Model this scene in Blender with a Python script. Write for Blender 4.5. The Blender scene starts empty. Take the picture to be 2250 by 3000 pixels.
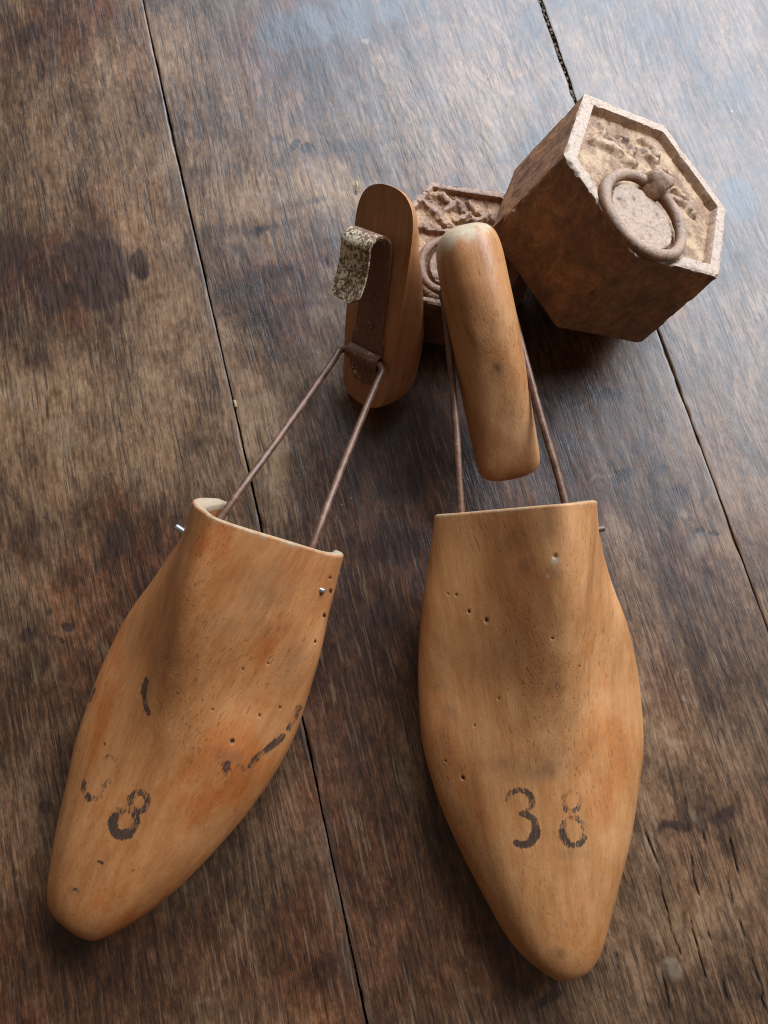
import bpy, math, random
import numpy as np
from mathutils import Matrix, Vector

C = bpy.context.scene
COL = C.collection
R = math.radians

# ------------------------------------------------------------------ camera
cd = bpy.data.cameras.new("camera")
cam = bpy.data.objects.new("camera", cd)
COL.objects.link(cam)
cam.location = (0, 0, 0.30)
cam.rotation_euler = (R(13.0), 0, 0)
cd.sensor_fit = 'VERTICAL'
cd.sensor_height = 36.0
cd.lens = 27.03
cd.clip_start = 0.01
cd.clip_end = 50
cd.dof.use_dof = True
cd.dof.focus_distance = 0.262
cd.dof.aperture_fstop = 26.0
C.camera = cam

# ------------------------------------------------------------------ light: a tall window beyond the weights to the right, a dim room
w = bpy.data.worlds.new("World")
C.world = w
w.use_nodes = True
w.node_tree.nodes["Background"].inputs[0].default_value = (1.0, 0.84, 0.68, 1)
w.node_tree.nodes["Background"].inputs[1].default_value = 0.13


def area(name, loc, target, sx, sy, energy, col):
    d = bpy.data.lights.new(name, 'AREA')
    d.shape = 'RECTANGLE'
    d.size, d.size_y = sx, sy
    d.energy = energy
    d.color = col
    o = bpy.data.objects.new(name, d)
    COL.objects.link(o)
    o.location = loc
    v = Vector(target) - Vector(loc)
    o.rotation_euler = v.to_track_quat('-Z', 'Y').to_euler()
    return o


area("window_light", (0.55, 0.66, 0.66), (0.05, 0.08, 0), 0.85, 0.60, 25.0, (0.72, 0.85, 1.0))
area("back_window_light", (0.04, 1.02, 0.60), (0.0, 0.15, 0), 0.46, 0.50, 9.5, (0.66, 0.82, 1.0))

C.render.engine = 'CYCLES'
C.cycles.filter_width = 1.1
C.view_settings.view_transform = 'Standard'
C.view_settings.look = 'None'
C.view_settings.exposure = 0.0
C.view_settings.gamma = 1.0


# ------------------------------------------------------------------ numpy noise
def _hash(ix, iy, seed):
    h = (ix.astype(np.int64) * 374761393 + iy.astype(np.int64) * 668265263 + seed * 1442695041) & 0xFFFFFFFF
    h = ((h ^ (h >> 13)) * 1274126177) & 0xFFFFFFFF
    h = h ^ (h >> 16)
    return (h & 0xFFFF) / 65535.0


def vnoise(x, y, seed=0):
    x = np.asarray(x, float); y = np.asarray(y, float)
    ix, iy = np.floor(x), np.floor(y)
    fx, fy = x - ix, y - iy
    fx = fx * fx * (3 - 2 * fx); fy = fy * fy * (3 - 2 * fy)
    a = _hash(ix, iy, seed); b = _hash(ix + 1, iy, seed)
    c = _hash(ix, iy + 1, seed); d = _hash(ix + 1, iy + 1, seed)
    return (a * (1 - fx) + b * fx) * (1 - fy) + (c * (1 - fx) + d * fx) * fy


def fbm(x, y, seed=0, oct=4):
    s = 0; a = 0.5; t = 0
    for k in range(oct):
        s = s + a * vnoise(x * 2 ** k, y * 2 ** k, seed + 17 * k); t += a; a *= 0.5
    return s / t


def sstep(a, b, x):
    t = np.clip((x - a) / (b - a), 0, 1)
    return t * t * (3 - 2 * t)


def seg_dist(px, py, pts):
    d = np.full(np.shape(px), 1e9)
    for (ax, ay), (bx, by) in zip(pts[:-1], pts[1:]):
        vx, vy = bx - ax, by - ay
        L2 = vx * vx + vy * vy + 1e-18
        t = np.clip(((px - ax) * vx + (py - ay) * vy) / L2, 0, 1)
        d = np.minimum(d, np.hypot(px - ax - t * vx, py - ay - t * vy))
    return d


def smooth_interp(xs, ys, q, sig=0.0):
    """monotone-ish cubic (Catmull-Rom slopes limited) through the table"""
    xs = np.asarray(xs, float); ys = np.asarray(ys, float); q = np.clip(np.asarray(q, float), xs[0], xs[-1])
    h = np.diff(xs); dl = np.diff(ys) / h
    m = np.zeros_like(ys)
    m[0], m[-1] = dl[0], dl[-1]
    for i in range(1, len(xs) - 1):
        m[i] = (dl[i - 1] * h[i] + dl[i] * h[i - 1]) / (h[i - 1] + h[i])
    k = np.clip(np.searchsorted(xs, q) - 1, 0, len(h) - 1)
    t = (q - xs[k]) / h[k]
    return ((2 * t ** 3 - 3 * t ** 2 + 1) * ys[k] + (t ** 3 - 2 * t ** 2 + t) * h[k] * m[k]
            + (-2 * t ** 3 + 3 * t ** 2) * ys[k + 1] + (t ** 3 - t ** 2) * h[k] * m[k + 1])


# ------------------------------------------------------------------ object helpers
def mesh_obj(name, verts, faces, mat, parent=None, smooth=True, sharp=None, attrs=None):
    me = bpy.data.meshes.new(name)
    me.from_pydata([tuple(v) for v in verts], [], faces if isinstance(faces, list) else faces.tolist())
    me.update()
    if attrs:
        for k, v in attrs.items():
            a = me.attributes.new(k, 'FLOAT', 'POINT')
            a.data.foreach_set('value', np.asarray(v, np.float32).ravel())
    if smooth:
        me.shade_smooth()
        if sharp is not None:
            me.set_sharp_from_angle(angle=R(sharp))
    me.materials.append(mat)
    o = bpy.data.objects.new(name, me)
    COL.objects.link(o)
    if parent is not None:
        o.parent = parent
    return o


def empty(name, loc=(0, 0, 0), rotz=0.0):
    o = bpy.data.objects.new(name, None)
    o.empty_display_size = 0.02
    COL.objects.link(o)
    o.location = loc
    o.rotation_euler = (0, 0, rotz)
    return o


def tag(o, label, cat, group=None):
    o['label'] = label
    o['category'] = cat
    if group:
        o['group'] = group
    return o


def grid_faces(nr, nc, wrap=False, off=0):
    i = np.arange(nr - 1)[:, None]
    j = np.arange(nc if wrap else nc - 1)[None, :]
    j2 = (j + 1) % nc
    a = off + i * nc + j; b = off + i * nc + j2; c = off + (i + 1) * nc + j2; d = off + (i + 1) * nc + j
    return np.stack([a, b, c, d], -1).reshape(-1, 4)


def tube(path, rad, n=12, caps=True):
    """a round bar along a polyline (rad may vary)"""
    P = np.asarray(path, float)
    rad = np.broadcast_to(np.asarray(rad, float), (len(P),))
    T = np.gradient(P, axis=0)
    T /= np.linalg.norm(T, axis=1)[:, None]
    u = np.cross(T[0], [0.31, 0.2, 0.93]); u /= np.linalg.norm(u)
    V = []
    for i in range(len(P)):
        u = u - T[i] * (u @ T[i]); u /= np.linalg.norm(u)
        v = np.cross(T[i], u)
        a = np.arange(n) * 2 * np.pi / n
        V.append(P[i] + rad[i] * (np.cos(a)[:, None] * u + np.sin(a)[:, None] * v))
    V = np.concatenate(V)
    F = grid_faces(len(P), n, True).tolist()
    if caps:
        F.append(list(range(n))[::-1]); F.append(list(range(len(V) - n, len(V))))
    return V, F


def curve_pts(ctrl, n=60):
    """Catmull-Rom through control points"""
    P = np.asarray(ctrl, float)
    t = np.concatenate([[0], np.cumsum(np.linalg.norm(np.diff(P, axis=0), axis=1))])
    q = np.linspace(0, t[-1], n)
    return np.stack([smooth_interp(t, P[:, k], q) for k in range(P.shape[1])], -1)


def join(parts):
    V = []; F = []; k = 0
    for v, f in parts:
        V.append(np.asarray(v, float))
        F += [[i + k for i in q] for q in (f if isinstance(f, list) else f.tolist())]
        k += len(v)
    return np.concatenate(V), F


# ------------------------------------------------------------------ node helpers
class NT:
    def __init__(self, name):
        self.m = bpy.data.materials.new(name)
        self.m.use_nodes = True
        self.t = self.m.node_tree
        self.b = self.t.nodes['Principled BSDF']
        self.L = self.t.links
        self._tc = None

    def n(self, typ, **kw):
        x = self.t.nodes.new(typ)
        for k, v in kw.items():
            setattr(x, k, v)
        return x

    def put(self, sock, v):
        if hasattr(v, 'is_output'):
            self.L.new(v, sock)
        else:
            if isinstance(v, tuple) and len(v) == 3 and sock.type == 'RGBA':
                v = (*v, 1)
            sock.default_value = v

    def co(self):
        if self._tc is None:
            self._tc = self.n('ShaderNodeTexCoord').outputs['Object']
        return self._tc

    def scaled(self, s, vec=None, off=(0, 0, 0)):
        m = self.n('ShaderNodeMapping')
        self.put(m.inputs['Vector'], vec if vec is not None else self.co())
        m.inputs['Scale'].default_value = s
        m.inputs['Location'].default_value = off
        return m.outputs[0]

    def noise(self, s, detail=4, rough=0.55, vec=None, off=(0, 0, 0), dist=0.0):
        x = self.n('ShaderNodeTexNoise')
        self.put(x.inputs['Vector'], self.scaled(s, vec, off))
        x.inputs['Scale'].default_value = 1
        x.inputs['Detail'].default_value = detail
        x.inputs['Roughness'].default_value = rough
        x.inputs['Distortion'].default_value = dist
        return x.outputs['Fac']

    def voro(self, s, vec=None, off=(0, 0, 0), rnd=1.0):
        x = self.n('ShaderNodeTexVoronoi')
        self.put(x.inputs['Vector'], self.scaled(s, vec, off))
        x.inputs['Scale'].default_value = 1
        x.inputs['Randomness'].default_value = rnd
        return x

    def math(self, op, a, b=0.0, c=0.0, clamp=False):
        x = self.n('ShaderNodeMath', operation=op, use_clamp=clamp)
        self.put(x.inputs[0], a); self.put(x.inputs[1], b)
        if op in ('MULTIPLY_ADD',):
            self.put(x.inputs[2], c)
        return x.outputs[0]

    def ss(self, a, b, v):
        x = self.n('ShaderNodeMapRange', interpolation_type='SMOOTHSTEP')
        self.put(x.inputs['Value'], v)
        lo, hi = (0, 1)
        if a > b:
            a, b, lo, hi = b, a, 1, 0
        x.inputs['From Min'].default_value = a; x.inputs['From Max'].default_value = b
        x.inputs['To Min'].default_value = lo; x.inputs['To Max'].default_value = hi
        return x.outputs[0]

    def mix(self, f, a, b, blend='MIX'):
        x = self.n('ShaderNodeMix', data_type='RGBA', blend_type=blend)
        self.put(x.inputs[0], f); self.put(x.inputs[6], a); self.put(x.inputs[7], b)
        return x.outputs[2]

    def ramp(self, f, stops):
        x = self.n('ShaderNodeValToRGB')
        self.put(x.inputs[0], f)
        e = x.color_ramp.elements
        while len(e) < len(stops):
            e.new(0.5)
        for k, (p, c) in zip(e, stops):
            k.position = p; k.color = (*c, 1)
        return x.outputs[0]

    def attr(self, name):
        return self.n('ShaderNodeAttribute', attribute_name=name).outputs['Fac']

    def bump(self, h, strength, dist, prev=None):
        x = self.n('ShaderNodeBump')
        x.inputs['Strength'].default_value = strength
        x.inputs['Distance'].default_value = dist
        self.put(x.inputs['Height'], h)
        if prev is not None:
            self.L.new(prev, x.inputs['Normal'])
        return x.outputs[0]

    def out(self, color=None, rough=None, normal=None, metallic=None, spec=None):
        if color is not None: self.put(self.b.inputs['Base Color'], color)
        if rough is not None: self.put(self.b.inputs['Roughness'], rough)
        if normal is not None: self.put(self.b.inputs['Normal'], normal)
        if metallic is not None: self.put(self.b.inputs['Metallic'], metallic)
        if spec is not None: self.put(self.b.inputs['Specular IOR Level'], spec)
        return self.m


# ------------------------------------------------------------------ materials
def mat_oak():
    """old waxed oak: local Y is the grain"""
    T = NT("old_oak")
    rnd = T.n('ShaderNodeObjectInfo').outputs['Random']
    offv = T.n('ShaderNodeCombineXYZ')
    T.put(offv.inputs[0], T.math('MULTIPLY', rnd, 3.7)); T.put(offv.inputs[1], T.math('MULTIPLY', rnd, 9.1))
    add = T.n('ShaderNodeVectorMath', operation='ADD')
    T.put(add.inputs[0], T.co()); T.put(add.inputs[1], offv.outputs[0])
    # slow sideways drift of the grain
    wob = T.noise((14, 5, 1), 2, 0.5, vec=add.outputs[0])
    wv = T.n('ShaderNodeCombineXYZ')
    T.put(wv.inputs[0], T.math('MULTIPLY', T.math('SUBTRACT', wob, 0.5), 0.018))
    v2 = T.n('ShaderNodeVectorMath', operation='ADD')
    T.put(v2.inputs[0], add.outputs[0]); T.put(v2.inputs[1], wv.outputs[0])
    V = v2.outputs[0]
    streak = T.noise((620, 70, 1), 6, 0.74, vec=V)
    fine = T.noise((1500, 130, 1), 4, 0.72, vec=V, off=(4, 2, 0))
    blot = T.noise((26, 17, 1), 6, 0.62, vec=V, off=(1, 7, 0), dist=0.6)
    blot2 = T.noise((75, 42, 1), 5, 0.65, vec=V, off=(9, 3, 0), dist=0.8)
    chunk = T.noise((420, 210, 1), 5, 0.74, vec=V, off=(3, 5, 0), dist=0.5)
    stain = T.attr('stain'); pale = T.attr('pale'); edge = T.attr('edge'); fleck = T.attr('fleck'); crack = T.attr('crack')
    val = T.math('ADD', T.math('MULTIPLY', streak, 0.36), T.math('MULTIPLY', fine, 0.26))
    val = T.math('ADD', val, T.math('MULTIPLY', chunk, 0.34))
    val = T.math('ADD', val, T.math('MULTIPLY', T.math('SUBTRACT', blot, 0.5), 0.46))
    val = T.math('ADD', val, T.math('MULTIPLY', T.math('SUBTRACT', blot2, 0.5), 0.26))
    val = T.math('ADD', T.math('MULTIPLY', T.math('SUBTRACT', val, 0.48), 1.5), 0.52)
    val = T.math('ADD', val, T.math('MULTIPLY', fleck, 0.085))
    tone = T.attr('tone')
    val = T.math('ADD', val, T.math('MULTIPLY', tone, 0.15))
    col = T.ramp(val, [(0.24, (0.020, 0.010, 0.007)), (0.40, (0.052, 0.025, 0.013)), (0.52, (0.098, 0.048, 0.023)),
                       (0.64, (0.178, 0.090, 0.044)), (0.82, (0.300, 0.175, 0.092))])
    # reddish and greyish areas
    hue = T.noise((20, 11, 1), 3, 0.5, vec=V, off=(13, 1, 0))
    col = T.mix(T.math('MULTIPLY', T.ss(0.52, 0.68, hue), 0.45), col, (1.0, 0.72, 0.60), 'MULTIPLY')
    col = T.mix(T.math('MULTIPLY', T.ss(0.50, 0.34, hue), 0.18), col, (0.86, 0.90, 0.93), 'MULTIPLY')
    # redden the dark tone areas, where shade is partly painted in
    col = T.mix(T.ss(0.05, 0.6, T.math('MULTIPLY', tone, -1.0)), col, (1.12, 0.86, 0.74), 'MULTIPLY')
    # open pores: thin dark lines along the grain, chunkier dark dashes, pale dashes between
    reg = T.noise((55, 16, 1), 3, 0.6, vec=V, off=(6, 6, 0))
    p1 = T.noise((640, 21, 1), 3, 0.6, vec=V, off=(2, 8, 0))
    p1b = T.noise((760, 32, 1), 3, 0.6, vec=V, off=(9, 1, 0))
    p1c = T.noise((900, 26, 1), 3, 0.6, vec=V, off=(4, 6, 0))
    p2 = T.noise((420, 120, 1), 5, 0.72, vec=V, off=(7, 3, 0), dist=0.6)
    p3 = T.noise((700, 34, 1), 4, 0.70, vec=V, off=(3, 9, 0), dist=0.2)
    lite = T.math('MULTIPLY', T.ss(0.56, 0.60, p3), T.math('MULTIPLY', T.ss(0.66, 0.42, reg), 0.40))
    col = T.mix(lite, col, (0.250, 0.155, 0.086))
    pm1 = T.math('MAXIMUM', T.ss(0.585, 0.615, p1), T.math('MAXIMUM', T.ss(0.59, 0.62, p1b), T.ss(0.59, 0.62, p1c)))
    porem = T.math('MULTIPLY', pm1, T.math('ADD', T.math('MULTIPLY', T.ss(0.36, 0.58, reg), 0.7), 0.3))
    dash = T.math('MULTIPLY', T.ss(0.575, 0.61, p2), T.math('ADD', T.math('MULTIPLY', T.ss(0.38, 0.6, blot2), 0.7), 0.3))
    col = T.mix(T.math('MULTIPLY', dash, 0.34), col, (0.030, 0.017, 0.012))
    col = T.mix(T.math('MULTIPLY', porem, 0.64), col, (0.016, 0.010, 0.008))
    # stains, ink spots, worn pale scratches, worn plank edges
    st_n = T.noise((420, 90, 1), 4, 0.6, vec=V, off=(5, 5, 0))
    stm = T.ss(0.30, 0.62, T.math('ADD', stain, T.math('MULTIPLY', T.math('SUBTRACT', st_n, 0.5), 0.55)))
    col = T.mix(T.math('MULTIPLY', stm, 0.90), col, T.mix(T.ss(0.35, 0.65, streak), (0.014, 0.008, 0.007), (0.060, 0.031, 0.022)))
    pm = T.ss(0.30, 0.75, T.math('ADD', pale, T.math('MULTIPLY', T.math('SUBTRACT', st_n, 0.5), 0.7)))
    col = T.mix(T.math('MULTIPLY', pm, 0.42), col, (0.30, 0.215, 0.14))
    em = T.math('MULTIPLY', edge, T.ss(0.25, 0.7, st_n))
    col = T.mix(T.math('MULTIPLY', em, 0.35), col, (0.20, 0.155, 0.12))
    speck = T.voro((150, 110, 1), vec=V, off=(2, 2, 0))
    sm = T.math('MULTIPLY', T.ss(0.075, 0.03, speck.outputs['Distance']), T.ss(0.55, 0.7, T.noise((40, 30, 1), 2, 0.5, vec=V)))
    col = T.mix(T.math('MULTIPLY', sm, 0.7), col, (0.34, 0.30, 0.25))
    col = T.mix(T.math('MULTIPLY', crack, 0.95), col, (0.006, 0.005, 0.004))
    rough = T.math('ADD', T.math('MULTIPLY', fine, 0.30), T.math('MULTIPLY', blot2, 0.22))
    rough = T.math('ADD', rough, 0.11)
    rough = T.math('SUBTRACT', rough, T.math('MULTIPLY', stm, 0.07))
    rough = T.math('ADD', rough, T.math('MULTIPLY', crack, 0.4), clamp=True)
    h = T.math('ADD', T.math('MULTIPLY', fine, 0.5), T.math('MULTIPLY', streak, 0.5))
    h = T.math('ADD', h, T.math('MULTIPLY', chunk, 0.35))
    h = T.math('SUBTRACT', h, T.math('MULTIPLY', porem, 0.25))
    n1 = T.bump(h, 0.28, 0.0004)
    n2 = T.bump(T.noise((60, 34, 1), 3, 0.5, vec=V, off=(2, 0, 0)), 0.4, 0.0012, n1)
    return T.out(col, rough, n2, spec=0.47)


def mat_beech(name, base=(0.47, 0.225, 0.085), red=1.0):
    """worn varnished beech: local Y is the grain; attributes ink / grime / bare / pit"""
    T = NT(name)
    wob = T.noise((22, 7, 22), 2, 0.5)
    wv = T.n('ShaderNodeCombineXYZ')
    T.put(wv.inputs[0], T.math('MULTIPLY', T.math('SUBTRACT', wob, 0.5), 0.01))
    v2 = T.n('ShaderNodeVectorMath', operation='ADD')
    T.put(v2.inputs[0], T.co()); T.put(v2.inputs[1], wv.outputs[0])
    V = v2.outputs[0]
    ink = T.attr('ink'); grime = T.attr('grime'); bare = T.attr('bare'); pit = T.attr('pit')
    ring = T.noise((150, 9, 150), 4, 0.55, vec=V)
    ring2 = T.noise((430, 13, 430), 3, 0.6, vec=V, off=(6, 2, 1))
    mott = T.noise((48, 30, 48), 5, 0.6, vec=V, off=(3, 1, 0), dist=0.4)
    fib = T.noise((1300, 120, 1300), 3, 0.6, vec=V)
    fuzz = T.noise((700, 420, 700), 4, 0.7, vec=V, off=(5, 5, 0), dist=1.2)
    v = T.math('ADD', T.math('MULTIPLY', ring, 0.30), T.math('MULTIPLY', mott, 0.34))
    v = T.math('ADD', v, T.math('MULTIPLY', ring2, 0.20))
    v = T.math('ADD', v, T.math('MULTIPLY', fib, 0.14))
    v = T.math('ADD', v, T.math('MULTIPLY', fuzz, 0.12))
    b = np.array(base)
    col = T.ramp(v, [(0.33, tuple(b * (0.60, 0.50, 0.42))), (0.48, tuple(b * (0.88, 0.82, 0.76))), (0.56, tuple(b * (1.06, 1.08, 1.10))),
                     (0.68, tuple(np.minimum(b * (1.32, 1.48, 1.75), 1)))])
    # darker orange varnish left in places
    vr = T.noise((34, 20, 34), 4, 0.6, vec=V, off=(8, 2, 4))
    col = T.mix(T.math('MULTIPLY', T.ss(0.52, 0.66, vr), 0.55 * red), col, (0.92, 0.66, 0.42), 'MULTIPLY')
    # beech flecks
    fl = T.noise((1500, 210, 1500), 1, 0.4, vec=V, off=(1, 9, 2))
    flm = T.math('MULTIPLY', T.ss(0.62, 0.72, fl), T.ss(0.40, 0.60, T.noise((40, 22, 40), 3, 0.5, vec=V, off=(2, 2, 7))))
    col = T.mix(T.math('MULTIPLY', flm, 0.40), col, tuple(b * (0.22, 0.16, 0.12)))
    # handling grime
    gn = T.noise((210, 95, 210), 6, 0.76, vec=V, off=(4, 4, 4))
    gr = T.math('ADD', T.math('MULTIPLY', T.ss(0.60, 0.74, gn), 0.22), T.math('MULTIPLY', grime, T.ss(0.25, 0.62, gn)), clamp=True)
    col = T.mix(T.math('MULTIPLY', gr, 0.55), col, (0.105, 0.062, 0.034))
    # bare end grain; the heel block's pale cap also carries painted sheen
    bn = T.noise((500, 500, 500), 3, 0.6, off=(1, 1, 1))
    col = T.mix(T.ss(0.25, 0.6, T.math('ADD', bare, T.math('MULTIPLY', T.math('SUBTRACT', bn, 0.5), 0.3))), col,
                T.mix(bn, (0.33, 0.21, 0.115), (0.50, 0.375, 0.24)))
    # stamped ink, frayed along the grain
    inn = T.noise((1300, 330, 1300), 4, 0.75, vec=V, off=(7, 3, 0))
    in2 = T.noise((260, 130, 260), 3, 0.6, vec=V, off=(2, 7, 3))
    inn = T.math('ADD', T.math('MULTIPLY', inn, 0.62), T.math('MULTIPLY', in2, 0.38))
    im = T.ss(0.32, 0.82, T.math('ADD', ink, T.math('MULTIPLY', T.math('SUBTRACT', inn, 0.5), T.math('MULTIPLY', T.ss(0.02, 0.3, ink), 3.4))))
    col = T.mix(T.math('MULTIPLY', im, T.math('ADD', 0.66, T.math('MULTIPLY', inn, 0.40))), col, (0.018, 0.018, 0.018))
    col = T.mix(pit, col, (0.02, 0.010, 0.006))
    rough = T.math('ADD', T.math('MULTIPLY', mott, 0.24), 0.36)
    rough = T.math('ADD', rough, T.math('MULTIPLY', bare, 0.10), clamp=True)
    n1 = T.bump(T.math('ADD', T.math('MULTIPLY', fib, 0.6), T.math('SUBTRACT', fuzz, flm)), 0.22, 0.0004)
    n2 = T.bump(T.noise((45, 26, 45), 3, 0.5, off=(3, 3, 0)), 0.20, 0.0012, n1)
    return T.out(col, rough, n2, spec=0.42)


def mat_iron(name, dark=(0.085, 0.038, 0.019), mid=(0.33, 0.138, 0.052), pale=(0.52, 0.385, 0.29), rec=((0.20, 0.085, 0.032), (0.44, 0.27, 0.145))):
    """rusty cast iron; attributes ochre (powdery rust in the recess) and worn (pale top: rubbing plus sheen painted into the colour)"""
    T = NT(name)
    a = T.noise((120, 120, 120), 6, 0.65, dist=0.5)
    b = T.noise((760, 760, 760), 5, 0.74, off=(3, 1, 2))
    ochre = T.attr('ochre'); worn = T.attr('worn')
    v = T.math('ADD', T.math('MULTIPLY', a, 0.6), T.math('MULTIPLY', b, 0.4))
    col = T.ramp(v, [(0.36, dark), (0.50, tuple(0.5 * (np.array(dark) + np.array(mid)))), (0.60, mid), (0.72, tuple(np.array(mid) * (1.6, 1.75, 1.8)))])
    wm = T.math('MULTIPLY', worn, T.ss(0.30, 0.60, T.math('ADD', b, 0.06)))
    col = T.mix(wm, col, T.mix(a, tuple(np.array(pale) * (0.75, 0.66, 0.60)), pale))
    om = T.math('MULTIPLY', ochre, T.ss(0.28, 0.58, v))
    col = T.mix(om, col, T.mix(T.ss(0.38, 0.60, T.math('ADD', T.math('MULTIPLY', a, 0.65), T.math('MULTIPLY', b, 0.35))), rec[0], rec[1]))
    rough = T.math('ADD', T.math('MULTIPLY', b, 0.35), 0.40)
    n1 = T.bump(b, 0.6, 0.0007)
    n2 = T.bump(a, 0.5, 0.0012, n1)
    return T.out(col, rough, n2, spec=0.45)


def mat_wire():
    T = NT("rusty_wire")
    a = T.noise((260, 260, 260), 5, 0.7)
    col = T.ramp(a, [(0.35, (0.090, 0.038, 0.020)), (0.55, (0.165, 0.074, 0.040)), (0.75, (0.26, 0.135, 0.080))])
    return T.out(col, T.math('ADD', T.math('MULTIPLY', a, 0.4), 0.25), T.bump(T.noise((900, 900, 900), 3, 0.6), 0.3, 0.0003), metallic=0.2)


def mat_plated():
    """plated steel strip flaking to rust; attribute plate says how much plating is left"""
    T = NT("rusty_plated_steel")
    p = T.attr('plate')
    a = T.noise((760, 760, 760), 5, 0.76, dist=0.3)
    c = T.noise((90, 90, 90), 3, 0.6, off=(2, 2, 2))
    m = T.ss(0.45, 0.56, T.math('ADD', T.math('MULTIPLY', T.math('SUBTRACT', p, 0.5), 0.34), T.math('ADD', T.math('MULTIPLY', a, 0.7), T.math('MULTIPLY', c, 0.3))))
    rust = T.ramp(a, [(0.35, (0.085, 0.032, 0.018)), (0.6, (0.185, 0.072, 0.036)), (0.8, (0.29, 0.13, 0.065))])
    col = T.mix(m, rust, T.mix(c, (0.56, 0.42, 0.22), (0.84, 0.73, 0.50)))
    rough = T.math('ADD', T.math('MULTIPLY', m, -0.28), T.math('ADD', T.math('MULTIPLY', a, 0.2), 0.50))
    return T.out(col, rough, T.bump(T.math('ADD', a, T.math('MULTIPLY', m, 0.2)), 0.14, 0.0003), metallic=T.math('MULTIPLY', m, 0.25))


def mat_plain(name, col, rough=0.7, metallic=0.0):
    T = NT(name)
    a = T.noise((300, 300, 300), 4, 0.6)
    c = np.array(col)
    return T.out(T.mix(a, tuple(c * 0.7), tuple(np.minimum(c * 1.25, 1))), rough, metallic=metallic)


OAK = mat_oak()
BEECH = mat_beech("worn_beech", (0.425, 0.176, 0.059))
BEECH_RED = mat_beech("worn_red_beech", (0.400, 0.150, 0.046), 1.5)
BEECH_SHADED = mat_beech("shaded_beech_block", (0.34, 0.138, 0.050), 1.0)  # darker copy of the block wood, carrying the left block's shade
BEECH_BLOCK = mat_beech("worn_beech_block", (0.395, 0.175, 0.064), 0.7)
IRON = mat_iron("rusty_iron")
IRON_DARK = mat_iron("dark_rusty_iron", (0.050, 0.022, 0.015), (0.24, 0.096, 0.042), (0.42, 0.26, 0.18), ((0.20, 0.076, 0.027), (0.44, 0.24, 0.12)))
WIRE = mat_wire()
PLATED = mat_plated()
DARK = mat_plain("dark_board", (0.03, 0.02, 0.015), 0.9)
STEEL = mat_plain("dull_steel", (0.50, 0.50, 0.46), 0.35, 0.8)
OLD_PIN = mat_plain("tarnished_pin", (0.16, 0.12, 0.09), 0.5, 0.5)
STRAW = mat_plain("dry_straw", (0.42, 0.30, 0.14), 0.7)


# ------------------------------------------------------------------ shoe trees
# outline half-widths (mm from the axis) against distance from the toe (mm)
RL = [(0, -0.4), (0.8, -2.8), (1.9, -4.4), (4.7, -8.0), (9.2, -12.9), (14.0, -16.5), (20.6, -20.0), (28.2, -23.3), (40.0, -28.4), (52.9, -33.2), (67.2, -37.2), (82.4, -39.7), (98.3, -39.4), (111.0, -38.1), (129.9, -34.7), (145.6, -30.8), (159.0, -27.8)]
RR = [(0, 0.4), (0.5, 3.5), (1.1, 6.4), (2.9, 9.9), (6.7, 13.4), (16.2, 18.0), (28.3, 23.2), (42.6, 29.3), (59.6, 34.6), (71.9, 37.9), (84.6, 39.2), (100.7, 39.0), (117.1, 36.2), (130.3, 32.3), (146.7, 28.9), (159.0, 26.8)]
LL = [(0, -0.4), (0.8, -8.5), (2.2, -15.0), (7.0, -19.4), (15.4, -22.8), (28.7, -26.9), (42.4, -30.4), (56.4, -33.9), (69.6, -35.8), (81.5, -36.9), (94.1, -36.5), (105.4, -35.1), (117.4, -31.9), (130.0, -29.0), (138.4, -26.9), (152.0, -25.6)]
LR = [(0, 0.5), (1.5, 3.5), (5.7, 7.6), (12.6, 13.1), (22.6, 19.0), (34.0, 24.1), (46.8, 28.7), (63.2, 33.5), (77.1, 36.0), (91.2, 36.8), (104.5, 35.4), (119.2, 33.4), (131.8, 30.5), (144.8, 28.4), (152.0, 27.1)]
CREST = [(0, 10), (0.8, 14.2), (3, 17.6), (10, 21.5), (25, 25), (50, 29.5), (75, 35), (95, 42), (115, 51), (135, 58.5), (163.5, 65)]
WIDE = [(0, 9.5), (5, 11), (20, 12), (60, 15), (100, 20), (130, 28), (163.5, 34)]
SOLE = [(0, 9.5), (0.8, 7), (3, 5), (10, 3), (35, 0.6), (60, 0.2), (100, 0.2), (130, 4), (163.5, 11)]
CRX = [(0, 0), (20, 0.5), (60, 2), (90, 5), (115, 8), (135, 10.5), (163.5, 12.5)]
GF = [(0, .72), (50, .70), (80, .65), (105, .55), (130, .55), (163.5, .62)]
GG = [(0, .72), (50, .72), (80, .67), (105, .54), (130, .51), (163.5, .52)]
SF = [(0, .72), (50, .68), (80, .58), (105, .50), (130, .52), (163.5, .70)]
SG = [(0, .72), (50, .68), (80, .54), (105, .44), (130, .50), (163.5, .70)]
LEAN = [(0, 0), (85, 0), (120, 0.12), (163.5, 0.22)]
LEAN_L = [(0, 0), (85, 0), (120, 0.14), (163.5, 0.28)]


def tab(t, y, scale=1.0, root=True):
    a = np.array(t, float)
    xs = a[:, 0] * scale
    if root:
        return smooth_interp(np.sqrt(xs), a[:, 1], np.sqrt(np.clip(y, 0, None)))
    return smooth_interp(xs, a[:, 1], y)


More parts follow.
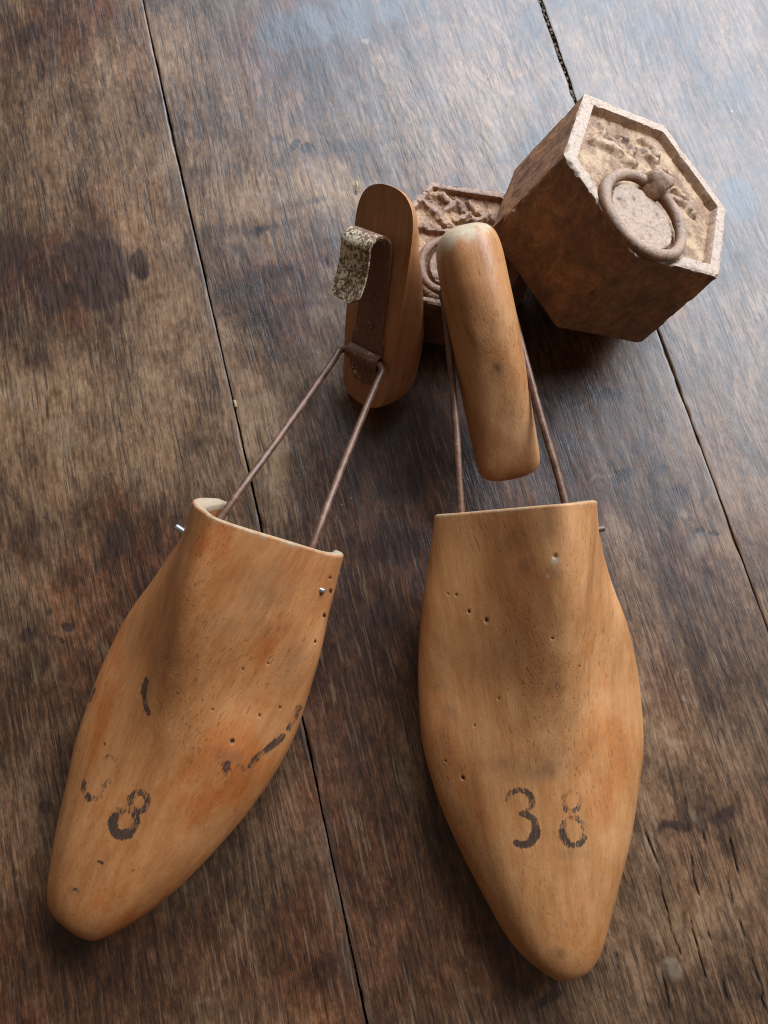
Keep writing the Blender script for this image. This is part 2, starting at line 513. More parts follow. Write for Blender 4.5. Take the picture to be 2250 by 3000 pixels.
def last_grid(left_t, right_t, L, steep, NR=330, NC=360):
    """rows from toe to the cut, each a closed section; mm"""
    u = np.linspace(0, 1, NR)
    y = L * (u ** 1.0 * 0.86 + 0.14 * u ** 2)
    y = L * np.where(u < 0.12, (u / 0.12) ** 2 * 0.06 / 1.0, 0.06 + (u - 0.12) / 0.88 * 0.94)
    sc = L / 163.5
    def sm(v, k=9):
        p = np.pad(v, k, mode='reflect', reflect_type='odd')
        return np.convolve(p, np.hanning(2 * k + 1) / np.hanning(2 * k + 1).sum(), 'same')[k:-k]
    xl = sm(tab(left_t, y)); xr = sm(tab(right_t, y))
    xl[0], xr[0] = -0.3, 0.3
    hc = sm(tab(CREST, y, sc), 4); zw = tab(WIDE, y, sc); zb = sm(tab(SOLE, y, sc), 4)
    xc = tab(CRX, y, sc, False) * steep
    gf, gg, sf, sg = (tab(t, y, sc, False) for t in (GF, GG, SF, SG))
    if steep > 0:
        fl, gl, fr, gr = gf, gg, sf, sg
    else:
        fl, gl, fr, gr = sf, sg, gf, gg
    lean = tab(LEAN if steep > 0 else LEAN_L, y, sc, False)
    ctrl = np.stack([
        np.stack([xl, zw], -1),
        np.stack([xc + (xl - xc) * fl, zw + (hc - zw) * gl], -1),
        np.stack([xc, hc], -1),
        np.stack([xc + (xr - xc) * fr, zw + (hc - zw) * gr], -1),
        np.stack([xr, zw], -1),
        np.stack([xr * 0.80, zb + (zw - zb) * 0.16], -1),
        np.stack([(xr + xl) * 0.4, zb], -1),
        np.stack([xl * 0.80, zb + (zw - zb) * 0.16], -1)], 1)           # NR,8,2
    # closed cubic through the controls, sampled denser on the upper side
    n = 8
    per = [68, 68, 68, 68, 24, 20, 20, 24]
    out = []
    T = []
    for i in range(n):
        a, b = ctrl[:, (i - 1) % n], ctrl[:, (i + 1) % n]
        d0 = np.linalg.norm(ctrl[:, i] - a, axis=1)[:, None] + 1e-6
        d1 = np.linalg.norm(b - ctrl[:, i], axis=1)[:, None] + 1e-6
        T.append(((ctrl[:, i] - a) / d0 * d1 + (b - ctrl[:, i]) / d1 * d0) / (d0 + d1))
    for i in range(n):
        p0, p1 = ctrl[:, i], ctrl[:, (i + 1) % n]
        d = np.linalg.norm(p1 - p0, axis=1)[:, None]
        for k in range(per[i]):
            t = k / per[i]
            out.append((2 * t ** 3 - 3 * t ** 2 + 1) * p0 + (t ** 3 - 2 * t ** 2 + t) * d * T[i]
                       + (-2 * t ** 3 + 3 * t ** 2) * p1 + (t ** 3 - t ** 2) * d * T[(i + 1) % n])
    S = np.stack(out, 1)                                                 # NR,NC,2
    P = np.empty(S.shape[:2] + (3,))
    P[..., 0] = S[..., 0]; P[..., 2] = S[..., 1]
    P[..., 1] = y[:, None] - lean[:, None] * (S[..., 1] - zw[:, None])
    # the underside is cut back at the open end
    P[..., 1] -= 1.3 * np.clip(zw[:, None] - (2 if steep > 0 else 8) - S[..., 1], 0, None) * sstep(0.55 * L, L, y)[:, None]
    # hand-shaped unevenness
    P[..., 2] += 0.5 * (fbm(P[..., 0] / 22 + 3, P[..., 1] / 30, 5, 3) - 0.5) * np.clip(y[:, None] / 8, 0, 1)
    return P


def last_mesh(P):
    NR, NC = P.shape[:2]
    rows = [P.reshape(-1, 3)]
    bare = [np.zeros(NR * NC)]
    last = P[-1]
    cen = last.mean(0)
    prev = np.roll(last, 1, 0); nxt = np.roll(last, -1, 0)
    tan = nxt - prev
    tan /= np.linalg.norm(tan, axis=1)[:, None]
    axis = np.array([0, 1.0, 0.0])
    inn = np.cross(axis, tan); inn /= np.linalg.norm(inn, axis=1)[:, None]
    if ((cen - last) * inn).sum() < 0:
        inn = -inn
    nrm = np.array([0, 0.97, 0.22])
    wall = 5.2 + 1.2 * np.sin(np.arange(NC) / NC * 2 * np.pi * 2 + 1)
    for off, dy, b in ((0.45, 0.45, 0.35), (1.2, 0.7, 1), (0, 0, 0)):
        if off:
            rows.append(last + inn * off + nrm * dy * (1 if off < 1 else 1)); bare.append(np.full(NC, b))
    rows.append(last + inn * (wall[:, None] - 0.7) + nrm * 0.7); bare.append(np.full(NC, 1.0))
    ring = last + inn * wall[:, None]
    rows.append(ring); bare.append(np.full(NC, 0.9))
    rc = ring.mean(0)
    for d, s in ((2, 0.99), (12, 0.93), (24, 0.85), (30, 0.7), (33, 0.4), (34, 0.02)):
        rows.append(rc + (ring - rc) * s - np.array([0, d, 0])); bare.append(np.full(NC, 0.25))
    V = np.concatenate(rows)
    F = grid_faces(len(V) // NC, NC, True)
    F = F[:, ::-1]
    return V, F.tolist() + [list(range(NC))], np.concatenate(bare)


def blob(x, y, cx, cy, rx, ry, rot=0.0):
    c, s = math.cos(rot), math.sin(rot)
    u = ((x - cx) * c + (y - cy) * s) / rx
    v = (-(x - cx) * s + (y - cy) * c) / ry
    return np.clip(1.25 - np.hypot(u, v) * 0.85, 0, 1)

DARK_SPOTS = [(-76.7, 197.5, 13.7, 21.2, 1.0), (-83.4, 212.9, 11.9, 13.7, 0.8), (-59.3, 198.8, 5.6, 7.2, 0.9), (-96.4, 193.4, 11.7, 8.9, 0.7), (-111.3, 215.3, 9.9, 20.4, 0.6), (-73.2, 176.4, 9.7, 10.9, 0.5), (-108.4, 165.6, 20.9, 8.6, 0.45), (-112.4, 52.4, 2.6, 2.1, 0.85), (-118.6, 58.6, 2.8, 2.3, 0.6), (-128.4, 53.7, 3.7, 2.7, 0.7), (-86.0, 47.6, 4.0, 3.7, 0.6), (-116.6, 48.0, 2.6, 1.3, 0.7), (-124.7, 41.9, 5.4, 4.5, 0.5), (-126.5, 67.1, 3.7, 5.6, 0.5), (19.9, 241.5, 3.0, 2.6, 1.0), (25.7, 236.8, 3.0, 3.0, 0.9), (12.5, 246.3, 8.3, 3.5, 0.5), (35.8, 302.5, 23.3, 13.0, 0.9), (60.2, 301.8, 12.9, 15.6, 0.8), (78.4, 302.6, 12.9, 10.5, 0.6), (13.2, 289.6, 8.5, 7.7, 0.5), (-89.0, 328.5, 12.8, 10.6, 0.6), (-83.7, 306.1, 8.5, 10.3, 0.5), (204.3, 166.4, 7.7, 13.5, 0.95), (115.0, 57.6, 7.5, 3.5, 0.8), (116.9, 94.1, 8.6, 3.7, 0.9), (103.9, 91.1, 5.8, 4.5, 0.7), (129.0, 58.1, 5.7, 3.9, 0.5), (18.9, 52.3, 16.2, 11.1, 0.8), (6.9, 27.1, 14.1, 16.0, 0.55), (51.9, 75.4, 11.1, 15.4, 0.6), (32.3, 74.4, 12.9, 13.4, 0.6), (-12.3, 1.2, 10.4, 20.5, 0.45), (-13.5, -32.8, 11.8, 24.3, 0.35), (-3.8, 181.4, 17.6, 6.7, 0.6), (19.1, 182.5, 9.9, 5.9, 0.5), (-14.1, 161.6, 15.5, 6.5, 0.5), (-5.4, 202.6, 12.0, 3.3, 0.6), (21.3, 210.0, 10.1, 3.8, 0.5), (-11.7, 163.2, 3.6, 4.8, 0.7), (136.8, 29.5, 2.7, 1.3, 0.9), (141.8, 27.2, 2.3, 1.1, 0.9), (135.8, 46.4, 4.2, 4.6, 0.7), (133.3, 59.0, 2.8, 5.8, 0.5), (29.2, -116.3, 8.0, 2.1, 0.8), (91.4, -74.1, 10.1, 3.2, 0.7), (111.1, -74.1, 8.4, 3.8, 0.7), (-144.1, -32.7, 3.1, 2.7, 0.6), (-130.8, -10.9, 2.5, 5.0, 0.8), (-135.7, 14.8, 6.9, 10.2, 0.4), (-122.7, 93.6, 10.9, 11.5, 0.5), (-88.7, 85.1, 12.7, 11.4, 0.55), (-95.5, 100.5, 11.0, 9.8, 0.4), (-51.4, 113.5, 11.2, 6.1, 0.5), (-77.7, 63.2, 7.3, 9.3, 0.5), (34.5, 98.1, 11.3, 8.0, 0.5), (80.5, 92.8, 11.3, 11.9, 0.5), (96.4, 76.4, 5.7, 9.8, 0.6), (96.8, -26.2, 2.6, 6.7, 0.3), (-123.0, -69.0, 19.2, 9.0, 0.35), (-4.9, -67.6, 14.8, 21.5, 0.35)]
PALE_SPOTS = [(74.6, -115.6, 4.3, 2.7, 0.75), (76.0, -119.0, 8.1, 5.8, 0.6), (99.6, -71.2, 2.5, 9.4, 0.5), (-32.1, 127.3, 0.9, 1.8, 1.3), (63.1, 286.3, 1.9, 2.2, 1.3), (133.9, 38.0, 4.2, 2.7, 0.7), (134.6, 23.2, 7.3, 7.3, 0.6), (138.9, 69.8, 3.9, 11.7, 0.5), (-21.1, 327.6, 6.6, 8.0, 0.5), (-46.6, 271.2, 8.3, 14.8, 0.35), (-97.9, 266.6, 12.3, 14.6, 0.4), (-120.2, 151.6, 7.6, 18.7, 0.5), (-104.3, 128.9, 14.9, 16.2, 0.45), (-80.6, 133.2, 11.3, 12.3, 0.4), (113.8, -19.8, 1.8, 1.0, .7), (112.1, -23.8, 1.4, 1.0, .6), (110.3, -29.6, 1.3, 1.8, .7), (94.5, -22.1, 1.9, 8.4, 0.4), (107.6, 90.2, 5.8, 1.8, 0.6), (105.9, 59.9, 11.1, 1.3, 0.6), (61.4, 185.8, 6.1, 2.0, 0.6), (8.1, 216.9, 22.0, 6.1, 0.5)]
CRACKS = [[(80.3, -72.9), (81.3, -82.9), (79.5, -93.6), (78.8, -105.9), (79.5, -113.8)], [(98.4, -64.3), (95.5, -75.1), (92.3, -92.0), (91.5, -109.1), (91.8, -123.0), (89.4, -139.1)], [(106.5, -74.6), (104.6, -87.1), (102.9, -104.2), (103.8, -118.4), (103.4, -128.9)], [(110.0, -77.1), (109.0, -89.8), (107.2, -102.1)], [(100.8, -78.1), (97.4, -90.1)], [(73.2, -96.7), (72.0, -110.4), (70.9, -123.7), (69.7, -132.4)], [(86.9, -104.9), (85.9, -115.4), (85.4, -128.9)], [(103.9, -127.5), (102.7, -137.7)], [(57.3, -108.2), (55.6, -121.4)], [(102.5, -119.6), (102.4, -131.6), (102.3, -140.6)]]
TONE_SHADE_SPOTS = [(-58.7, 157.5, 21.0, 56.2, 0.7), (-110.2, 140.7, 20.6, 45.7, 0.6), (-98.6, 261.9, 18.3, 26.7, 0.5), (-27.3, 136.7, 9.6, 46.2, 0.5), (16.3, 216.1, 26.0, 13.9, 0.7), (-49.5, 254.5, 14.3, 38.9, 0.4), (84.2, -90.0, 18.4, 18.5, 0.75), (57.7, -106.8, 12.9, 14.6, 0.4), (105.0, -60.0, 18.0, 30.0, 0.6), (-25.3, 109.0, 11.2, 24.0, 0.6), (-128.8, 76.1, 10.8, 22.4, 0.35), (-69.4, 223.3, 12.0, 13.9, 0.4), (96.7, 237.7, 32.9, 31.6, 0.35), (155.2, 53.5, 11.1, 48.2, 0.35), (108.6, -2.2, 8.9, 27.9, 0.35), (-143.6, -16.7, 10.0, 25.9, 0.3), (15.1, 165.4, 11.7, 8.7, 0.4), (-28.7, 310.7, 12.8, 23.4, 0.5), (-77.7, 197.7, 21.5, 29.1, -0.45), (-107.3, 200.6, 17.6, 29.1, -0.6), (5.1, 42.4, 24.9, 48.1, -0.6), (80.6, 86.6, 40.7, 21.6, -0.8), (25.0, 76.2, 29.2, 26.9, -0.6), (-105.9, 70.3, 33.7, 28.0, -0.6), (-114.7, -68.1, 44.5, 19.5, -0.5), (-26.5, -85.6, 32.0, 26.8, -0.45), (-18.2, -23.2, 15.2, 43.2, -0.6), (3.3, -100.7, 23.9, 14.5, -0.4), (-79.9, 331.6, 25.4, 15.9, -0.5), (44.3, 300.4, 33.9, 18.2, -0.9), (-10.0, 180.7, 25.3, 13.2, -0.6), (-3.1, 156.6, 21.2, 8.6, -0.5), (131.6, 20.2, 10.8, 10.8, -0.3), (-56.5, 77.0, 16.3, 17.0, -0.4), (110.0, -72.2, 18.4, 9.4, -0.5), (-122.7, 20.2, 20.5, 18.9, -0.3), (93.4, 51.1, 16.4, 11.3, -0.6)]  # light and dark wood areas; several dark ones paint in shade


def build_table():
    root = tag(empty("table", (0, 0, 0), R(14.1)), "dark worn oak table top of wide planks with narrow gaps under everything", "table")

    def bounds(k, y, side):
        """plank k edge (mm) along y; seams at -32.4 and 148.8, others every ~180"""
        base = {-1: -395.0, 0: -214.0, 1: -32.4, 2: 149.0, 3: 331.0, 4: 512.0}
        c = base[k + side] if side else base[k]
        if c == -32.4:
            gap = 0.45 + 0.12 * np.sin(y / 31)
            drift = 0.6 * np.sin(y / 75.0 + 0.6) - 0.35
        elif c == 149.0:
            gap = 0.40 + 0.75 * sstep(185, 270, y) + 0.05 * np.sin(y / 13)
            drift = 0.5 * np.sin(y / 60.0 + 2.0)
        else:
            gap = 0.5; drift = 0
        jag = 0.35 * (fbm(y / 9, 0 * y + c, 3, 3) - 0.5) + (0.6 * (fbm(y / 3, 0 * y + 3 * c, 8, 2) - 0.5) * sstep(190, 260, y) if c == 149.0 else 0)
        return c + drift + jag + (gap if not side else -gap)

    for k, dz in ((-1, -0.1), (0, 0.0), (1, 0.05), (2, -0.35), (3, 0.0)):
        vis = k in (0, 1, 2)
        if vis:
            ys = np.concatenate([np.linspace(-470, -160, 30), np.arange(-158, 362, 1.0 if k == 1 else 1.3), np.linspace(365, 760, 40)])
        else:
            ys = np.linspace(-470, 760, 120)
        xl, xr = bounds(k, ys, 0), bounds(k, ys, 1)
        wid = 181.0
        e = np.array([0, 0.25, 0.6, 1.1, 1.8, 2.8])
        if k == 1:
            core = np.concatenate([np.arange(4, 96, 1.0), np.arange(96.4, 146, 0.42), np.arange(146.5, wid - 3, 1.0)])
        elif vis:
            core = np.arange(4, wid - 3, 1.15)
        else:
            core = np.linspace(4, wid - 4, 20)
        t = np.concatenate([e, core, wid - e[::-1]]) / wid
        X = xl[:, None] * (1 - t) + xr[:, None] * t
        Y = np.repeat(ys[:, None], len(t), 1)
        d0 = X - xl[:, None]; d1 = xr[:, None] - X
        de = np.minimum(d0, d1)
        Z = np.full_like(X, dz)
        Z -= (0.10 + 0.6 * sstep(0.55, 0.8, fbm(Y / 11, X / 90, 51 + k, 3))) * np.clip(1 - de / 0.7, 0, 1) ** 2
        Z += 0.5 * (fbm(X / 60 + 5, Y / 140, 11 + k, 3) - 0.5) + 0.22 * (fbm(X / 7, Y / 55, 21 + k, 3) - 0.5)
        stain = np.zeros_like(X); pale = np.zeros_like(X); crack = np.zeros_like(X); tone = np.zeros_like(X); fleck = np.zeros_like(X)
        wx = X + 5 * (fbm(X / 9, Y / 14, 2, 3) - 0.5); wy = Y + 9 * (fbm(X / 8, Y / 15, 4, 3) - 0.5)
        if vis:
            for (cx, cy, rx, ry, s) in DARK_SPOTS:
                stain = np.maximum(stain, s * blob(wx, wy, cx, cy, rx, ry))
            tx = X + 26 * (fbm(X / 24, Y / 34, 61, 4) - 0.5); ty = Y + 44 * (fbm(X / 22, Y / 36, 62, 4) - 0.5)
            for (cx, cy, rx, ry, s) in TONE_SHADE_SPOTS:
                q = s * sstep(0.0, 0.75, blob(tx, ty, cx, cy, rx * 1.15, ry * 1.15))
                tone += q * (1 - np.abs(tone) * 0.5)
            for (cx, cy, rx, ry, s) in PALE_SPOTS:
                pale = np.maximum(pale, s * blob(wx, wy, cx, cy, rx, ry))
        if k == 1:
            for c in CRACKS:
                n = seg_dist(X + 1.0 * (fbm(X / 30, Y / 9, 6, 3) - 0.5), Y, c)
                on = sstep(0.45, 0.58, fbm(Y / 6 + c[0][0], X / 40, 13, 2))
                wdt = 0.04 + 0.26 * fbm(Y / 5 + c[0][0], X / 40, 14, 2)
                crack = np.maximum(crack, on * sstep(wdt + 0.28, wdt - 0.12, n))
            Z -= 0.7 * crack
            # medullary fleck: pale bars fanning out between thin dark lines, in uneven rows
            xx = X + 9 * (fbm(X / 40, Y / 40, 30, 2) - 0.5)
            u = xx + (0.06 + 0.26 * sstep(10, 120, xx)) * (Y - 200)
            sp = np.cumsum(1.0 / np.linspace(2.2, 5.2, 400)); us = np.linspace(-60, 180, 400)
            ph = np.interp(u, us, sp * (us[1] - us[0])) + 0.7 * (fbm(X / 9, Y / 26, 31, 3) - 0.5)
            fr = np.abs(ph - np.floor(ph) - 0.5) * 2
            bars = 0.45 - 1.5 * sstep(0.62, 0.98, fr)
            cell = _hash(np.floor(ph), np.floor(Y / 13 + _hash(np.floor(ph), 0 * ph, 3)), 9)
            bars = bars * (0.35 + 0.9 * cell)
            yb = Y - 0.0016 * (X - 60) ** 2 - 0.10 * X + 8 * (fbm(X / 14, Y / 40, 41, 3) - 0.5)
            for c0, h, s in ((214, 15, 1.0), (245, 14, 1.0), (272, 9, 0.7), (178, 5, 0.5), (146, 9, 0.8), (118, 14, 0.8), (86, 10, 0.6), (300, 9, 0.4)):
                fleck += s * np.exp(-((yb - c0) / h) ** 4) * bars
            for c0, h, s in ((196, 5, 0.9), (168, 4, 1.0), (186, 2, .8), (230, 2.5, .5), (160, 1.5, .7)):
                fleck -= s * np.exp(-((yb + 7 * (fbm(X / 25, Y / 9, 44, 3) - 0.5) - c0) / h) ** 2)
            Z += 0.035 * fleck
        Z -= 0.06 * np.clip(stain, 0, 1)
        edge = np.exp(-np.where(d1 < d0, d1, d0 * 2.5) / 3.0) * sstep(0.3, 0.6, fbm(Y / 30, X / 60, 55 + k, 3))
        V = np.stack([X, Y, Z], -1)
        nr, nc = X.shape
        lo0 = V[:, :1].copy(); lo1 = V[:, -1:].copy()
        lo0[..., 2] = -28; lo1[..., 2] = -28
        V = np.concatenate([lo0, V, lo1], 1)
        pad = lambda a: np.pad(a, ((0, 0), (1, 1)), mode='edge')
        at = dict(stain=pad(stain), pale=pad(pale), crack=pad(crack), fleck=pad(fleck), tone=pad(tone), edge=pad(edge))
        nc += 2
        F = grid_faces(nr, nc).tolist()
        n = nr * nc
        F.append([i * nc for i in range(nr - 1, -1, -1)] + [i * nc + nc - 1 for i in range(nr)])
        F.append([i for i in range(nc)][::-1]); F.append([(nr - 1) * nc + i for i in range(nc)])
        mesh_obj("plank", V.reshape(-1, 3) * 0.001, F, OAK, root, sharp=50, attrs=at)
    # dark board added beneath the planks to keep the gaps dark
    v = [(x, y, z) for x in (-0.38, 0.50) for y in (-0.46, 0.75) for z in (-0.075, -0.0285)]
    f = [[0, 1, 3, 2], [4, 6, 7, 5], [0, 4, 5, 1], [2, 3, 7, 6], [0, 2, 6, 4], [1, 5, 7, 3]]
    mesh_obj("gap_backing_board", v, f, DARK, root, smooth=False)
    # dirt packed into the wide gap
    rng = np.random.default_rng(4)
    parts = []
    for q in range(150):
        y = rng.uniform(185, 350); x = 149.0 + 0.5 * np.sin(y / 60.0 + 2.0) + rng.uniform(-0.7, 0.7)
        s = rng.uniform(0.25, 0.75)
        v = rng.normal(0, 1, (8, 3)); v /= np.linalg.norm(v, axis=1)[:, None]
        base = np.array([[-1, -1, -1], [1, -1, -1], [1, 1, -1], [-1, 1, -1], [-1, -1, 1], [1, -1, 1], [1, 1, 1], [-1, 1, 1]]) * 0.6 + v * 0.35
        parts.append((base * s * (1, 1.5, .7) + (x, y, -1.0 + rng.uniform(-.5, .35)), [[3, 2, 1, 0], [4, 5, 6, 7], [0, 1, 5, 4], [1, 2, 6, 5], [2, 3, 7, 6], [3, 0, 4, 7]]))
    for q in range(300):
        y = rng.uniform(-130, 350); x = -32.4 + 0.6 * np.sin(y / 75.0 + 0.6) - 0.35 + rng.uniform(-0.4, 0.4)
        s = rng.uniform(0.2, 0.45)
        base = np.array([[-1, -1, -1], [1, -1, -1], [1, 1, -1], [-1, 1, -1], [-1, -1, 1], [1, -1, 1], [1, 1, 1], [-1, 1, 1]]) * 0.6 + rng.normal(0, .15, (8, 3))
        parts.append((base * s * (1, 1.8, .7) + (x, y, -2.6 + rng.uniform(-.5, .4)), [[3, 2, 1, 0], [4, 5, 6, 7], [0, 1, 5, 4], [1, 2, 6, 5], [2, 3, 7, 6], [3, 0, 4, 7]]))
    V, F = join(parts)
    o = mesh_obj("gap_dirt", V * 0.001, F, mat_plain("gap_dirt", (0.12, 0.085, 0.055), 0.95), root, smooth=False)
    o['kind'] = 'stuff'


build_table()


# ink strokes: (points mm, half width, strength)
def arc(cx, cy, rx, ry, a0, a1, n=14, rot=0.0):
    t = np.radians(np.linspace(a0, a1, n))
    x, y = rx * np.cos(t), ry * np.sin(t)
    c, s = math.cos(rot), math.sin(rot)
    return [(cx + u * c - v * s, cy + u * s + v * c) for u, v in zip(x, y)]


INK_R = [(arc(-10.6, 65.3, 4.0, 3.9, 165, -80), 1.2, 0.72), (arc(-10.2, 56.6, 4.4, 5.0, 88, -125), 1.35, 0.88),
         ([(-8.4, 52.3), (-6.3, 55.5), (-6.4, 59.0)], 1.45, 1.0),
         (arc(6.6, 64.0, 2.9, 3.3, 0, 360, 24), 1.15, 0.50), (arc(6.3, 54.3, 3.9, 4.3, 0, 360, 24), 1.25, 0.58),
         (arc(6.3, 54.3, 3.9, 4.3, 170, 330, 14), 1.4, 0.75)]
INK_L = [(arc(-15.2, 55.5, 3.6, 4.0, 150, -60, 14, -0.15), 1.2, 0.40), (arc(-17.5, 48.6, 4.2, 4.0, 40, -60, 14, -0.15), 1.2, 0.36),
         (arc(-17.5, 48.0, 4.0, 3.6, -80, -165, 10, -0.15), 1.5, 0.72),
         (arc(-0.5, 51.0, 2.8, 3.2, 0, 360, 24, -0.15), 1.4, 0.66), (arc(-2.2, 43.0, 3.6, 4.4, 0, 360, 24, -0.15), 1.6, 0.72),
         (arc(-2.2, 43.0, 3.6, 4.4, 185, 330, 14, -0.15), 1.9, 1.0),
         ([(-15.1, 87.0), (-14.2, 84.0)], 1.9, 0.9), ([(-13.2, 82.5), (-11.0, 80.0), (-9.2, 78.4)], 1.2, 0.9),
         ([(-34.8, 75.5), (-34.4, 71.0)], 0.7, 0.8), ([(34.8, 99.5), (34.9, 95.0), (34.4, 91.5)], 1.1, 0.62), ([(33.6, 88.5), (31.6, 84.0), (29.0, 79.5), (28.0, 75.5)], 1.3, 0.75),
         ([(21.0, 73.0), (22.5, 70.5)], 1.9, 0.52), ([(25, 74.5), (26.5, 73.5)], 1.0, 0.6), ([(-5.0, 28.0), (-3.6, 28.2)], 0.6, 1.0), ([(6.6, 30.2), (7.1, 30.3)], 0.5, 0.8),
         ([(-8.9, 16.4), (-6.8, 16.8)], 0.7, 0.6), ([(-22, 63), (-20, 62)], .6, .5)]
GRIME_R = [(-3.3, 75.5, 11, 4.5, 1.0), (-13, 77.8, 7, 3.5, .7), (4, 80, 9, 6, .55), (4.5, 101, 3, 2.2, .8), (-3.3, 16.5, 2.2, 1.9, 1.2), (-5, 148, 5, 5, .7), (6, 152, 3, 6, .8), (-3, 140, 3, 2.5, .8),
           (6, 136, 2.5, 2.5, .7), (-13, 113, 10, 7, .4), (6, 46.5, 4, 1.6, .8), (-33, 86, 3, 6, .6), (-30, 95, 3, 3, .7), (-33, 104, 3, 2, .7), (0, 92, 14, 6, .45)]
GRIME_L = [(11, 128, 7, 9, .7), (14, 120, 9, 5, .6), (4, 116, 5, 4, .5), (20, 76, 8, 2.5, .7), (-18, 55, 7, 8, .4), (11, 138, 2, 4, .6), (-8.9, 16.4, 2.5, 1.5, .7), (28, 112, 5, 9, .5)]
PITS_R = [(-15.6, 124.8, .6), (-20.8, 128.4, .5), (-24.3, 134.4, .35), (-26.9, 135.3, .35), (-27.9, 74, .6), (-33, 80, .3), (3.2, 116.5, .3), (12.5, 107, .3), (-22.5, 91, .3), (-14.0, 99, .3)]
PITS_L = [(19.5, 80.9, .75), (13.5, 104, .35), (20, 109, .35), (24, 92, .4), (29, 97, .4), (10, 88, .3), (27.0, 143.8, .5), (28.9, 140.0, .7), (30.2, 131.5, .7), (31.0, 122.0, .45)]


def shift(marks, dx, dy):
    out = []
    for m in marks:
        if isinstance(m[0], list):
            out.append(([(x + dx, y + dy) for x, y in m[0]],) + tuple(m[1:]))
        else:
            out.append((m[0] + dx, m[1] + dy) + tuple(m[2:]))
    return out


INK_R, GRIME_R, PITS_R = (shift(q, 0.3, -4.4) for q in (INK_R, GRIME_R, PITS_R))


def build_last(name, L, lt, rt, steep, mat, root, ink, grime, pits):
    P = last_grid(lt, rt, L, steep)
    NR, NC = P.shape[:2]
    up = np.zeros((NR, NC)); up[:, :272] = 1
    X, Y = P[..., 0], P[..., 1]
    A = np.zeros((NR, NC))
    for pts, hw, s in ink:
        A = np.maximum(A, s * sstep(hw * 1.35, hw * 0.45, seg_dist(X, Y, pts)))
    G = np.zeros((NR, NC))
    wx = X + 3 * (fbm(X / 6, Y / 9, 2, 3) - 0.5); wy = Y + 4 * (fbm(X / 6, Y / 9, 5, 3) - 0.5)
    for cx, cy, rx, ry, s in grime:
        G = np.maximum(G, s * blob(wx, wy, cx, cy, rx, ry))
    PT = np.zeros((NR, NC))
    for cx, cy, r in pits:
        d = np.hypot(X - cx, (Y - cy) * 0.85)
        PT = np.maximum(PT, sstep(r * 1.15, r * 0.55, d))
    P[..., 2] -= 0.7 * PT * up
    if steep > 0:                                       # an old nail dent, bruised pale
        d = np.hypot(X - 5.9, Y - 136.8)
        P[..., 2] -= 0.6 * sstep(1.0, 0.2, d) * up
    V, F, bare = last_mesh(P)
    n = NR * NC
    ext = lambda a: np.concatenate([(a * up).ravel(), np.zeros(len(V) - n)])
    bare[:n] = np.maximum(bare[:n], 0)
    if steep > 0:
        bare[:n] = np.maximum(bare[:n], (0.75 * sstep(1.6, 0.9, np.hypot(X - 5.7, Y - 135.5)) * up).ravel())
        bare[:n] = np.maximum(bare[:n], (0.55 * sstep(1.0, 0.5, np.hypot(X - 3.3, Y - 131.1)) * up).ravel())
    # rubbed edge along the cut
    ru = np.zeros((NR, NC)); ru[-9:] = np.linspace(0, 0.45, 9)[:, None]
    bare[:n] = np.maximum(bare[:n], ru.ravel() * (0.5 + 0.8 * fbm(X / 4, Y / 4, 9, 2)).ravel())
    return mesh_obj(name, V * 0.001, F, mat, root, sharp=60, attrs=dict(ink=ext(A), grime=ext(G), bare=bare, pit=ext(PT)))


